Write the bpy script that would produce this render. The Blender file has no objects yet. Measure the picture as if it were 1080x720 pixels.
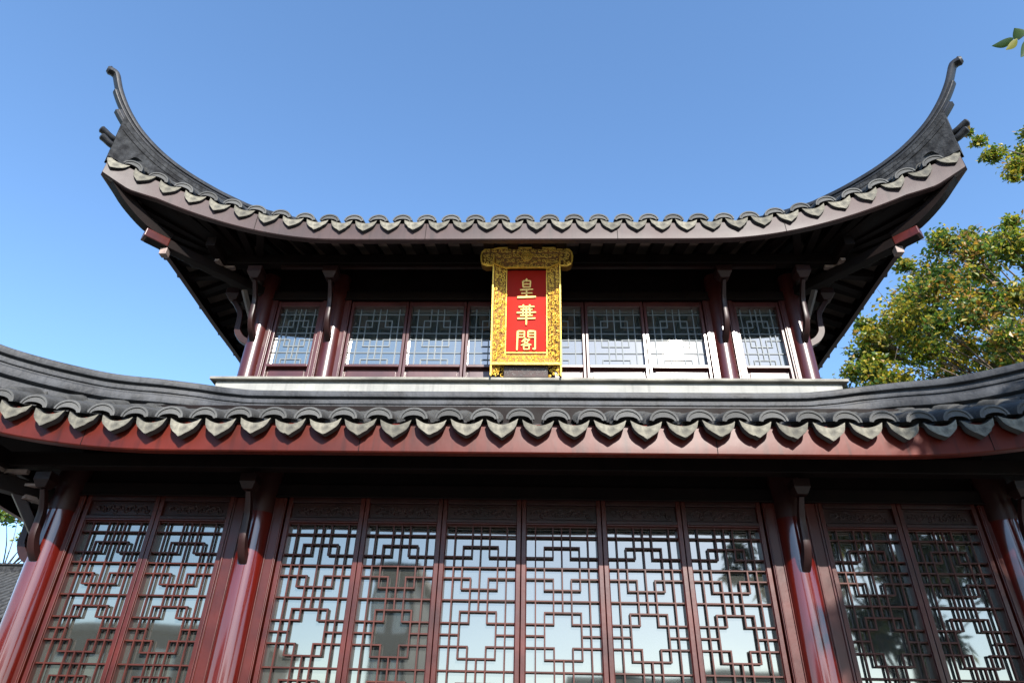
import bpy, math, random
from mathutils import Vector, Matrix
R = math.radians
random.seed(7)
sc = bpy.context.scene
col = sc.collection

# ---------------------------------------------------------------- camera
cam_d = bpy.data.cameras.new('camera'); cam = bpy.data.objects.new('camera', cam_d); col.objects.link(cam)
cam_d.sensor_fit = 'HORIZONTAL'; cam_d.sensor_width = 36; cam_d.lens = 24.0
cam_d.clip_start = 0.05; cam_d.clip_end = 3000
rx = Vector((0.99940758, 0.02754739, 0.02063062)); ux = Vector((-0.0025393, -0.53878814, 0.84243747)); fx = Vector((-0.03432248, 0.84199079, 0.538399))
m = Matrix((rx, ux, -fx)).transposed().to_4x4(); m.translation = Vector((0.105, 0, 1.6))
cam.matrix_world = m
sc.camera = cam

# ---------------------------------------------------------------- sky and sun
SUN_EL, SUN_AZ = R(31.3), R(13.45)
sun_dir = Vector((math.sin(SUN_AZ)*math.cos(SUN_EL), -math.cos(SUN_AZ)*math.cos(SUN_EL), math.sin(SUN_EL)))
w = bpy.data.worlds.new('World'); sc.world = w; w.use_nodes = True
nt = w.node_tree; bg = nt.nodes['Background']
sky = nt.nodes.new('ShaderNodeTexSky'); sky.sky_type = 'NISHITA'; sky.sun_disc = False
sky.sun_elevation = SUN_EL; sky.sun_rotation = math.pi - SUN_AZ
sky.air_density = 1.0; sky.dust_density = 0.3; sky.ozone_density = 2.4; sky.altitude = 50
hs = nt.nodes.new('ShaderNodeHueSaturation'); hs.inputs['Saturation'].default_value = 1.10
nt.links.new(sky.outputs[0], hs.inputs['Color']); nt.links.new(hs.outputs[0], bg.inputs[0]); bg.inputs[1].default_value = 0.15
sd = bpy.data.lights.new('sun', 'SUN'); sd.energy = 4.8; sd.angle = R(0.5); sd.color = (1, 0.95, 0.87)
so = bpy.data.objects.new('sun', sd); col.objects.link(so); so.rotation_euler = sun_dir.to_track_quat('Z', 'Y').to_euler(); so.location = (6, -20, 15)
sc.view_settings.view_transform = 'Standard'; sc.view_settings.look = 'None'; sc.view_settings.gamma = 1
sc.view_settings.exposure = 1.24; sc.view_settings.use_curve_mapping = False
sc.cycles.use_denoising = True
sc.cycles.max_bounces = 6; sc.cycles.transparent_max_bounces = 8; sc.cycles.caustics_reflective = False; sc.cycles.caustics_refractive = False

# ---------------------------------------------------------------- helpers
def tag(o, label=None, cat=None, group=None, kind=None):
    if label: o['label'] = label
    if cat: o['category'] = cat
    if group: o['group'] = group
    if kind: o['kind'] = kind
    return o
def empty(name, loc=(0, 0, 0), parent=None):
    o = bpy.data.objects.new(name, None); col.objects.link(o); o.location = loc; o.empty_display_size = .3
    if parent: o.parent = parent
    return o
class MB:
    def __init__(s): s.v = []; s.f = []; s.mi = []
    def add(s, vs, fs, mi=0):
        b = len(s.v); s.v += [tuple(p) for p in vs]
        for f in fs: s.f.append(tuple(b+i for i in f)); s.mi.append(mi)
        return s
    def box(s, x0, x1, y0, y1, z0, z1, mi=0):
        x0, x1 = min(x0, x1), max(x0, x1)
        return s.add([(x0,y0,z0),(x1,y0,z0),(x1,y1,z0),(x0,y1,z0),(x0,y0,z1),(x1,y0,z1),(x1,y1,z1),(x0,y1,z1)],
              [(0,3,2,1),(4,5,6,7),(0,1,5,4),(1,2,6,5),(2,3,7,6),(3,0,4,7)], mi)
    def bar(s, a, b, wd, ht, up=Vector((0,0,1)), mi=0):
        a = Vector(a); b = Vector(b); t = (b-a).normalized(); l = t.cross(up)
        if l.length < 1e-5: l = Vector((1,0,0))
        l.normalize(); n = l.cross(t); l = l*wd/2; n = n*ht/2
        vs = [a-l-n,a+l-n,a+l+n,a-l+n,b-l-n,b+l-n,b+l+n,b-l+n]
        return s.add(vs, [(3,2,1,0),(4,5,6,7),(0,1,5,4),(1,2,6,5),(2,3,7,6),(3,0,4,7)], mi)
    def sweep(s, path, prof, scale=None, up=Vector((0,0,1)), cap=True, mi=0):
        # prof: closed list of (lateral, normal)
        path = [Vector(p) for p in path]; n = len(path); k = len(prof); vs = []
        for i, p in enumerate(path):
            t = (path[min(i+1, n-1)]-path[max(i-1, 0)]).normalized()
            l = t.cross(up); l.normalize(); nn = l.cross(t)
            sc_ = scale[i] if scale else 1
            for a, b in prof: vs.append(p+l*a*sc_+nn*b*sc_)
        fs = []
        for i in range(n-1):
            for j in range(k):
                j2 = (j+1) % k
                fs.append((i*k+j, i*k+j2, (i+1)*k+j2, (i+1)*k+j))
        if cap: fs.append(tuple(range(k))[::-1]); fs.append(tuple((n-1)*k+j for j in range(k)))
        return s.add(vs, fs, mi)
    def tube(s, path, rad, k=8, mi=0, cap=True):
        path = [Vector(p) for p in path]; n = len(path)
        if not isinstance(rad, (list, tuple)): rad = [rad]*n
        vs = []; ref = Vector((0.31, 0.2, 0.93))
        for i, p in enumerate(path):
            t = (path[min(i+1, n-1)]-path[max(i-1, 0)]).normalized()
            l = t.cross(ref)
            if l.length < .05: l = t.cross(Vector((1,0,0)))
            l.normalize(); nn = l.cross(t)
            for j in range(k):
                a = 2*math.pi*j/k; vs.append(p+(l*math.cos(a)+nn*math.sin(a))*rad[i])
        fs = [(i*k+j, i*k+(j+1) % k, (i+1)*k+(j+1) % k, (i+1)*k+j) for i in range(n-1) for j in range(k)]
        if cap: fs.append(tuple(range(k))[::-1]); fs.append(tuple((n-1)*k+j for j in range(k)))
        return s.add(vs, fs, mi)
    def build(s, name, mat, parent=None, smooth=False, bevel=0, loc=None):
        me = bpy.data.meshes.new(name); me.from_pydata(s.v, [], s.f)
        mats = mat if isinstance(mat, (list, tuple)) else [mat]
        for mm in mats: me.materials.append(mm)
        if len(mats) > 1: me.polygons.foreach_set('material_index', s.mi)
        if smooth is True: me.polygons.foreach_set('use_smooth', [True]*len(s.f))
        me.update()
        if smooth == 'auto':
            me.polygons.foreach_set('use_smooth', [True]*len(s.f)); me.set_sharp_from_angle(angle=R(38))
        o = bpy.data.objects.new(name, me); col.objects.link(o)
        if parent: o.parent = parent
        if loc: o.location = loc
        if bevel:
            b = o.modifiers.new('bevel', 'BEVEL'); b.width = bevel; b.segments = 2; b.limit_method = 'ANGLE'; b.angle_limit = R(40)
        return o

def inst(name, me, parent, loc, rot=(0,0,0), scale=(1,1,1)):
    o = bpy.data.objects.new(name, me); col.objects.link(o); o.parent = parent
    o.location = loc; o.rotation_euler = rot; o.scale = scale
    return o
def lerp(a, b, t): return a+(b-a)*t
def interp(xs, ys, x):
    if x <= xs[0]: return ys[0]
    for i in range(1, len(xs)):
        if x <= xs[i]: return lerp(ys[i-1], ys[i], (x-xs[i-1])/(xs[i]-xs[i-1]))
    return ys[-1]
def smooth_path(pts, n=6):
    P = [Vector(p) for p in pts]; P = [2*P[0]-P[1]]+P+[2*P[-1]-P[-2]]; out = []
    for i in range(1, len(P)-2):
        for k in range(n):
            t = k/n; a, b, c, d = P[i-1], P[i], P[i+1], P[i+2]
            out.append(.5*((2*b)+(c-a)*t+(2*a-5*b+4*c-d)*t*t+(3*b-a-3*c+d)*t**3))
    out.append(P[-2]); return out

# ---------------------------------------------------------------- materials
def mat(name, base, rough=.5, var=.25, nscale=4, coat=0, coat_r=.1, bump=0, bscale=60, metal=0, spec=.5, dark=None, stretch=None, detail=5, objvar=0, streak=0):
    m = bpy.data.materials.new(name); m.use_nodes = True; n = m.node_tree; L = n.links
    b = n.nodes['Principled BSDF']; b.inputs['Roughness'].default_value = rough; b.inputs['Metallic'].default_value = metal
    b.inputs['Coat Weight'].default_value = coat; b.inputs['Coat IOR'].default_value = 1.5 if coat < 1 else 1.7; b.inputs['Coat Roughness'].default_value = coat_r
    b.inputs['Specular IOR Level'].default_value = spec
    tc = n.nodes.new('ShaderNodeTexCoord'); mp = n.nodes.new('ShaderNodeMapping'); L.new(tc.outputs['Object'], mp.inputs[0])
    if stretch: mp.inputs['Scale'].default_value = stretch
    ns = n.nodes.new('ShaderNodeTexNoise'); ns.inputs['Scale'].default_value = nscale; ns.inputs['Detail'].default_value = detail; L.new(mp.outputs[0], ns.inputs[0])
    cr = n.nodes.new('ShaderNodeValToRGB'); L.new(ns.outputs[0], cr.inputs[0])
    c0 = dark if dark else tuple(c*(1-var) for c in base); c1 = tuple(min(1, c*(1+var)) for c in base)
    cr.color_ramp.elements[0].position = .32; cr.color_ramp.elements[1].position = .68
    cr.color_ramp.elements[0].color = (*c0, 1); cr.color_ramp.elements[1].color = (*c1, 1)
    last = cr.outputs[0]
    if objvar:
        oi = n.nodes.new('ShaderNodeObjectInfo'); mr = n.nodes.new('ShaderNodeMapRange'); L.new(oi.outputs['Random'], mr.inputs[0])
        mr.inputs[3].default_value = 1-objvar; mr.inputs[4].default_value = 1+objvar
        hv = n.nodes.new('ShaderNodeHueSaturation'); L.new(last, hv.inputs['Color']); L.new(mr.outputs[0], hv.inputs['Value']); last = hv.outputs[0]
    if streak:
        m3 = n.nodes.new('ShaderNodeMapping'); m3.inputs['Scale'].default_value = (7, 7, .5); L.new(tc.outputs['Object'], m3.inputs[0])
        n3 = n.nodes.new('ShaderNodeTexNoise'); n3.inputs['Scale'].default_value = 3; n3.inputs['Detail'].default_value = 6; L.new(m3.outputs[0], n3.inputs[0])
        c3_ = n.nodes.new('ShaderNodeMapRange'); c3_.inputs[1].default_value = .52; c3_.inputs[2].default_value = .72; c3_.inputs[3].default_value = 1; c3_.inputs[4].default_value = 1-streak; L.new(n3.outputs[0], c3_.inputs[0])
        hv2 = n.nodes.new('ShaderNodeHueSaturation'); L.new(last, hv2.inputs['Color']); L.new(c3_.outputs[0], hv2.inputs['Value']); last = hv2.outputs[0]
    L.new(last, b.inputs['Base Color'])
    ma = n.nodes.new('ShaderNodeMapRange'); L.new(ns.outputs[0], ma.inputs[0]); ma.inputs[3].default_value = rough*.8; ma.inputs[4].default_value = min(1, rough*1.25)
    L.new(ma.outputs[0], b.inputs['Roughness'])
    if bump:
        n2 = n.nodes.new('ShaderNodeTexNoise'); n2.inputs['Scale'].default_value = bscale; n2.inputs['Detail'].default_value = 4; L.new(mp.outputs[0], n2.inputs[0])
        bp = n.nodes.new('ShaderNodeBump'); bp.inputs['Strength'].default_value = bump; bp.inputs['Distance'].default_value = .01
        L.new(n2.outputs[0], bp.inputs['Height']); L.new(bp.outputs[0], b.inputs['Normal'])
    return m
M = {}
M['red'] = mat('red_lacquer', (.052, .0055, .0026), .38, .35, 4, spec=.4, coat=.1, coat_r=.16, streak=.25, bump=.12, bscale=12)
M['red_col'] = mat('red_lacquer_column', (.070, .004, .0018), .30, .35, 3, spec=.18, coat=1, coat_r=.10, bump=.10, bscale=7, stretch=(1, 1, .3))
M['maroon'] = mat('maroon_lacquer', (.052, .008, .0065), .36, .25, 3, coat=.4, coat_r=.16, bump=.10, bscale=9, stretch=(1, 1, .4))
M['fascia'] = mat('fascia_lacquer', (.070, .0065, .0022), .42, .35, 1.6, spec=.24, streak=.45, bump=.22, bscale=5)
M['fascia_up'] = mat('fascia_lacquer_upper', (.034, .017, .017), .5, .35, 1.8, spec=.34, streak=.4, bump=.22, bscale=5)
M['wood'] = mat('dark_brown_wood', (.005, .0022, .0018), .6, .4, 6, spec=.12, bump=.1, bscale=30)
M['wood_mid'] = mat('brown_wood_trim', (.013, .004, .0035), .42, .3, 6, spec=.3, bump=.1, bscale=30)
M['pale_lit_wood'] = mat('pale_and_lit_wood', (.22, .16, .14), .6, .3, 10)  # pale wood, also light painted on purlin undersides and the eave strip
M['lattice'] = mat('lattice_lacquer', (.05, .009, .005), .45, .3, 6, spec=.3)
M['maroon_and_shade'] = mat('dark_maroon_and_shade', (.022, .005, .0045), .38, .3, 6, spec=.35, bump=.1, bscale=20)  # maroon of the door heads, also the painted shade on column tops
M['bracket'] = mat('bracket_lacquer', (.018, .005, .0045), .42, .3, 6, spec=.35)
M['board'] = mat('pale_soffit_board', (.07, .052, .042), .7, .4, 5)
M['tile'] = mat('grey_clay_tile', (.036, .036, .035), .8, .45, 9, bump=.5, bscale=60)
M['tile_face'] = mat('pale_tile_face', (.135, .125, .098), .9, .3, 14, bump=.8, bscale=45, dark=(.045, .042, .034), objvar=.30)
M['cap_face'] = mat('grey_tile_face', (.052, .052, .050), .9, .45, 16, objvar=.3, bump=.6, bscale=60, dark=(.05, .05, .05))
M['ridge'] = mat('grey_ridge_render', (.016, .017, .021), .5, .4, 6, spec=.35, bump=.3, streak=.3, bscale=25)
M['ridge_body'] = mat('weathered_ridge_plaster', (.028, .029, .031), .85, .55, 11, spec=.15, bump=1.0, bscale=30, dark=(.009, .009, .010), streak=.5)
M['ridge_pale'] = mat('pale_ridge_render', (.062, .064, .066), .6, .45, 6, bump=.5, bscale=25, dark=(.03, .031, .034), streak=.5)
M['ridge_mid'] = mat('dark_ridge_render', (.038, .040, .045), .6, .45, 5, spec=.35, bump=.5, bscale=25, dark=(.014, .0145, .017), streak=.4)
M['plaster'] = mat('white_plaster', (.27, .268, .25), .85, .15, 3, bump=.3, bscale=30, dark=(.20, .20, .19), streak=.25)
M['ledge'] = mat('stone_ledge', (.22, .21, .18), .85, .25, 5, bump=.4, bscale=50, dark=(.10, .095, .085))
M['lat_pale'] = mat('pale_window_lattice', (.13, .15, .165), .6, .08, 4)
M['gold'] = mat('gold_leaf', (.92, .60, .09), .42, .15, 30, metal=.12, bump=.5, bscale=90, dark=(.70, .40, .05))
M['gold_dark'] = mat('gold_ground', (.22, .10, .012), .55, .6, 60, metal=.2, bump=.5, bscale=90)
M['plaque_red'] = mat('plaque_vermilion', (.31, .010, .004), .65, .07, 3, spec=.15)
M['gold_letter'] = mat('gold_lettering', (.80, .52, .14), .5, .1, 30, metal=.2)
M['speck'] = mat('speckled_panel', (.03, .012, .01), .5, .4, 20)
M['bark'] = mat('tree_bark', (.10, .075, .055), .9, .4, 12, bump=.8, bscale=30, stretch=(1, 1, .3))
M['brick'] = mat('grey_wall', (.34, .33, .31), .85, .15, 3, bump=.3, bscale=40)

def glass(name, fac, tint, back, rough=.015, wob=.03):
    m = bpy.data.materials.new(name); m.use_nodes = True; n = m.node_tree; L = n.links
    n.nodes.remove(n.nodes['Principled BSDF']); out = n.nodes['Material Output']
    gl = n.nodes.new('ShaderNodeBsdfGlossy'); gl.inputs['Color'].default_value = (*tint, 1); gl.inputs['Roughness'].default_value = rough
    df = n.nodes.new('ShaderNodeBsdfDiffuse'); df.inputs['Color'].default_value = (*back, 1)
    mx = n.nodes.new('ShaderNodeMixShader'); mx.inputs[0].default_value = fac
    L.new(df.outputs[0], mx.inputs[1]); L.new(gl.outputs[0], mx.inputs[2]); L.new(mx.outputs[0], out.inputs[0])
    tc = n.nodes.new('ShaderNodeTexCoord'); ns = n.nodes.new('ShaderNodeTexNoise'); ns.inputs['Scale'].default_value = 1.6; ns.inputs['Detail'].default_value = 1
    L.new(tc.outputs['Object'], ns.inputs[0]); bp = n.nodes.new('ShaderNodeBump'); bp.inputs['Strength'].default_value = wob; bp.inputs['Distance'].default_value = .05
    L.new(ns.outputs[0], bp.inputs['Height']); L.new(bp.outputs[0], gl.inputs['Normal'])
    return m
M['glass'] = glass('window_glass', .27, (1.0, .92, .80), (.034, .036, .033), rough=.035, wob=.06)
M['glass_up'] = glass('upper_window_glass', .34, (1.0, .95, .86), (.035, .045, .045), rough=.02)

def leafmat(name, c, tr=.45):
    m = bpy.data.materials.new(name); m.use_nodes = True; n = m.node_tree; L = n.links
    n.nodes.remove(n.nodes['Principled BSDF']); out = n.nodes['Material Output']
    d = n.nodes.new('ShaderNodeBsdfDiffuse'); t = n.nodes.new('ShaderNodeBsdfTranslucent'); g = n.nodes.new('ShaderNodeBsdfGlossy'); g.inputs['Roughness'].default_value = .4
    d.inputs[0].default_value = (*c, 1); t.inputs[0].default_value = (c[0]*1.5, c[1]*1.5, c[2]*.8, 1)
    a = n.nodes.new('ShaderNodeMixShader'); a.inputs[0].default_value = tr; L.new(d.outputs[0], a.inputs[1]); L.new(t.outputs[0], a.inputs[2])
    b = n.nodes.new('ShaderNodeMixShader'); b.inputs[0].default_value = .025; L.new(a.outputs[0], b.inputs[1]); L.new(g.outputs[0], b.inputs[2]); L.new(b.outputs[0], out.inputs[0])
    return m
LEAF_AUT = [leafmat('leaf_gold', (.30, .24, .03)), leafmat('leaf_olive', (.17, .19, .025)), leafmat('leaf_green', (.075, .13, .02)), leafmat('leaf_dark', (.03, .065, .014)), leafmat('leaf_orange', (.27, .15, .035))]
LEAF_GRN = [leafmat('leaf_deep', (.022, .048, .012), .35), leafmat('leaf_mid', (.04, .07, .015), .35), leafmat('leaf_yellowed', (.13, .13, .02), .4)]

# ---------------------------------------------------------------- ground
gm = bpy.data.materials.new('stone_paving'); gm.use_nodes = True; n = gm.node_tree; b = n.nodes['Principled BSDF']; b.inputs['Roughness'].default_value = .8
tc = n.nodes.new('ShaderNodeTexCoord'); br = n.nodes.new('ShaderNodeTexBrick'); br.inputs['Scale'].default_value = 1.2
br.inputs['Color1'].default_value = (.17, .165, .15, 1); br.inputs['Color2'].default_value = (.14, .135, .12, 1); br.inputs['Mortar'].default_value = (.12, .12, .11, 1); br.inputs['Mortar Size'].default_value = .012
n.links.new(tc.outputs['Object'], br.inputs[0]); n.links.new(br.outputs[0], b.inputs['Base Color'])
tag(MB().add([(-900,-900,-.02),(900,-900,-.02),(900,900,-.02),(-900,900,-.02)], [(0,1,2,3)]).build('ground', mat('ground_earth', (.16,.16,.12), .95, .3, .2)), kind='structure')
tag(MB().add([(-16,-12.5,0),(16,-12.5,0),(16,18,0),(-16,18,0)], [(0,1,2,3)]).build('courtyard_paving', gm), kind='structure')

# ================================================================ PAVILION
pav = empty('pavilion', (0, 5.2, 0)); OX = pav.location.copy()
tag(pav, 'two storey red lacquered pavilion with upswept grey tiled eaves and latticed doors', 'pavilion')
def P(o):   # parent to the pavilion keeping world coordinates
    o.parent = pav; o.location = Vector(o.location)-OX; return o
def part(mb, name, matl, **k): return P(mb.build(name, matl, None, **k))

# --- platform and inner core
part(MB().box(-5.0, 5.0, 4.55, 12.5, 0, .14), 'stone_platform', M['ledge'], bevel=.02)
YD = 5.25; YU = 5.79
# lower walls
wl = MB()
for s in (-1, 1):
    wl.box(s*3.64, s*3.72, 5.36, 11.6, .14, 3.9)
part(wl.box(-3.64, 3.64, 11.52, 11.6, .14, 3.9), 'lower_side_wall', M['wood_mid'])
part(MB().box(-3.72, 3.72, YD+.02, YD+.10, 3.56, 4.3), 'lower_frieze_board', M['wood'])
wu = MB()
for s in (-1, 1): wu.box(s*2.70, s*2.78, 5.88, 10.2, 4.6, 6.4)
part(wu.box(-2.70, 2.70, 10.12, 10.2, 4.6, 6.4), 'upper_side_wall', M['wood_mid'])
part(MB().box(-2.78, 2.78, YU+.04, YU+.12, 5.90, 6.62), 'upper_frieze_board', M['wood'])
# roofs' inner ceiling keeps light out of the panes
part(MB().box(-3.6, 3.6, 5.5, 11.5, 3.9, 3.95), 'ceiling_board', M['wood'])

# --- horizontal beams of both fronts
part(MB().box(-3.78, 3.78, YD-.05, YD+.07, 3.465, 3.56).box(-3.7, 3.7, YD-.065, YD-.05, 3.445, 3.462), 'head_beam', M['wood'], bevel=.006)
part(MB().box(-2.8, 2.8, YU-.04, YU+.08, 5.80, 5.90).box(-2.75, 2.75, YU-.055, YU-.04, 5.785, 5.797), 'head_beam', M['wood'], bevel=.006)
pl = MB().box(-4.5, 4.5, 4.87, 4.97, 3.56, 3.68)
o = part(pl, 'eave_purlin', M['wood'], bevel=.01)
def underside(mb, parent, name='purlin_strip'):
    c = mb.build(name, M['wood_mid'], parent); return c
for s in (-1, 1):
    part(MB().box(s*4.08, s*3.98, 4.60, 11.2, 3.55, 3.67), 'eave_purlin', M['wood'], bevel=.01)
part(MB().box(-3.45, 3.45, 5.37, 5.47, 5.975, 6.09), 'eave_purlin', M['wood'], bevel=.01)
for s in (-1, 1):
    part(MB().box(s*3.16, s*3.06, 5.08, 10.9, 5.965, 6.08), 'eave_purlin', M['wood'], bevel=.01)
# paler strips under the purlins, their lit undersides put into the colour
part(MB().box(-2.5, 2.5, 5.40, 5.44, 5.945, 5.972), 'purlin_lit_strip', M['wood_mid'])
for s in (-1, 1):
    part(MB().box(s*3.28, s*2.98, 5.395, 5.44, 5.935, 5.963).box(s*3.135, s*3.09, 5.28, 5.55, 5.932, 5.960), 'crossed_lit_strip', M['pale_lit_wood'])
    part(MB().box(s*4.22, s*3.84, 4.90, 4.94, 3.515, 3.545).box(s*4.055, s*4.01, 4.74, 5.06, 3.512, 3.542), 'crossed_lit_strip', M['pale_lit_wood'])
    part(MB().box(s*3.88, s*3.74, 4.98, 5.03, 3.44, 3.46).bar((s*3.86, 5.0, 3.36), (s*3.78, 5.14, 3.36), .06, .03), 'corner_slat', M['pale_lit_wood'])

# --- columns
def column_mesh(r, h, base=False):
    mb = MB(); k = 28; rings = [(0, r*1.02), (h*.5, r), (h, r*.97)]
    if base: rings = [(0, r*1.55), (.05, r*1.75), (.12, r*1.7), (.17, r*1.25), (.171, r*1.02), (h*.6, r), (h, r*.97)]
    vs = []
    for z, rr in rings:
        for j in range(k): a = 2*math.pi*j/k; vs.append((rr*math.cos(a), rr*math.sin(a), z))
    fs = [(i*k+j, i*k+(j+1) % k, (i+1)*k+(j+1) % k, (i+1)*k+j) for i in range(len(rings)-1) for j in range(k)]
    fs.append(tuple((len(rings)-1)*k+j for j in range(k)))
    return mb.add(vs, fs)
def S_bracket(mb, x, ytop, ybot, zb, zt, ax='y', s=-1, wd=.062):
    # S shaped strut from (ybot,zb) on the column up to (ytop,zt)
    d = ytop-ybot; h = zt-zb
    pr = [(0, 0), (.30, .10), (.52, .28), (.56, .50), (.62, .70), (.82, .88), (1, 1)]
    path = []
    for a, b in pr:
        q = ybot+d*a
        path.append((x, q, zb+h*b) if ax == 'y' else (q, x, zb+h*b))
    path = smooth_path(path, 5); sc_ = [lerp(1.25, .75, i/(len(path)-1)) for i in range(len(path))]
    up = Vector((1,0,0)) if ax == 'y' else Vector((0,1,0))
    mb.sweep(path, [(-.026,-wd*.38),(.026,-wd*.38),(.030,-wd/5),(.030,wd/5),(.026,wd*.38),(-.026,wd*.38),(-.030,wd/5),(-.030,-wd/5)], scale=sc_, up=up)
def block(mb, x, y, z0, z1, w0=.05, w1=.085):
    zm = lerp(z0, z1, .45)
    vs = []
    for z, ww in ((z0, w0), (zm, w1), (z1, w1)):
        vs += [(x-ww,y-ww,z),(x+ww,y-ww,z),(x+ww,y+ww,z),(x-ww,y+ww,z)]
    fs = [(3,2,1,0),(8,9,10,11)]+[(i*4+j, i*4+(j+1)%4, (i+1)*4+(j+1)%4, (i+1)*4+j) for i in (0,1) for j in range(4)]
    mb.add(vs, fs)
low_cols = [(-3.67, 5.23), (-2.07, 5.23), (2.07, 5.23), (3.67, 5.23)]
for x, y in low_cols:
    c = P(column_mesh(.118, 3.52, True).build('column', M['red_col'], None, smooth='auto', loc=(x, y, .14)))
    column_mesh(.1205, .36).build('column_shade_sleeve', M['maroon_and_shade'], c, smooth='auto', loc=(0, 0, 3.17))  # dark sleeve paints the eave's shade onto the column top
    mb = MB(); S_bracket(mb, x, 4.93, y-.10, 2.93, 3.40)
    b1 = part(mb, 'eave_bracket', M['bracket'], smooth='auto')
    bb = MB(); block(bb, x, 4.92, 3.40, 3.515, .038, .062); bb.build('bracket_block', M['wood_mid'], b1, bevel=.004)
    if abs(x) > 3:
        s = 1 if x > 0 else -1
        mb = MB(); S_bracket(mb, y, x+s*.33, x+s*.10, 2.93, 3.40, ax='x')
        b2 = part(mb, 'eave_bracket', M['bracket'], smooth='auto')
        bb = MB(); block(bb, x+s*.33, y, 3.40, 3.515, .038, .062); bb.build('bracket_block', M['wood_mid'], b2, bevel=.004)
        mb = MB(); mb.bar((x+s*.05, y-.05, 3.05), (x+s*.33, y-.30, 3.52), .05, .07)
        part(mb, 'corner_strut', M['wood_mid'], bevel=.004)
up_cols = [(-2.74, 5.79), (-1.97, 5.79), (1.97, 5.79), (2.74, 5.79)]
for x, y in up_cols:
    P(column_mesh(.092, 1.5).build('column', M['maroon'], None, smooth='auto', loc=(x, y, 4.6)))
    mb = MB(); S_bracket(mb, x, 5.42, y-.075, 5.27, 5.80, wd=.055)
    b1 = part(mb, 'eave_bracket', M['bracket'], smooth='auto')
    bb = MB(); block(bb, x, 5.42, 5.80, 5.93, .04, .072); bb.build('bracket_block', M['bracket'], b1, bevel=.004)
    if abs(x) > 2.5:
        s = 1 if x > 0 else -1
        mb = MB(); S_bracket(mb, y, x+s*.36, x+s*.07, 5.27, 5.80, ax='x', wd=.055)
        b2 = part(mb, 'eave_bracket', M['bracket'], smooth='auto')
        bb = MB(); block(bb, x+s*.36, y, 5.80, 5.93, .04, .072); bb.build('bracket_block', M['bracket'], b2, bevel=.004)
        mb = MB(); mb.bar((x+s*.03, y-.05, 5.40), (x+s*.16, y-.22, 5.78), .035, .05)
        part(mb, 'corner_strut', M['board'], bevel=.003)

# --- lattice pattern: 8 units wide, rows measured downwards (20 = whole)
H = [(0,0,8),(1,0,8),(2,2,6),(3,0,3),(3,5,8),(4,0,8),(5,0,3),(5,5,8),(6,2,6),(7,0,8),(8,2,6),(9,0,3),(9,5,8),(10,0,2),(10,6,8)]
V = [(1,0,10),(7,0,10),(2,2,6),(6,2,6),(2,8,10),(6,8,10),(3,0,3),(5,0,3),(3,5,9),(5,5,9),(4,0,8)]
def lattice(mb, x0, wd, ztop, ph, nrow, y, tk, dp):
    u = wd/8
    hs = [(r, a, b) for r, a, b in H]; vs = list(V)
    if nrow > 10:
        hs += [(20-r, a, b) for r, a, b in H if r < 10]; vs += [(c, 20-b, 20-a) for c, a, b in V]
    for r, a, b in hs:
        if r > nrow: continue
        z = ztop-r*ph; mb.box(x0+a*u-(tk/2 if a else 0), x0+b*u+(tk/2 if b < 8 else 0), y, y+dp, z-tk/2, z+tk/2)
    for c, a, b in vs:
        b = min(b, nrow)
        if a >= b: continue
        x = x0+c*u; mb.box(x-tk/2, x+tk/2, y-.0015, y+dp-.003, ztop-b*ph, ztop-a*ph)
def curl(mb, cx, cz, y, r, a0, turns, tk, flip=1, k=4, n=11):
    pts = []; rad = []
    for i in range(n):
        t = i/(n-1); a = a0+flip*t*turns*2*math.pi; rr = r*(1-.75*t)
        pts.append((cx+rr*math.cos(a), y-(.3+t)*tk*.6, cz+rr*math.sin(a))); rad.append(tk*(1-.45*t))
    mb.tube(pts, rad, k)

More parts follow.
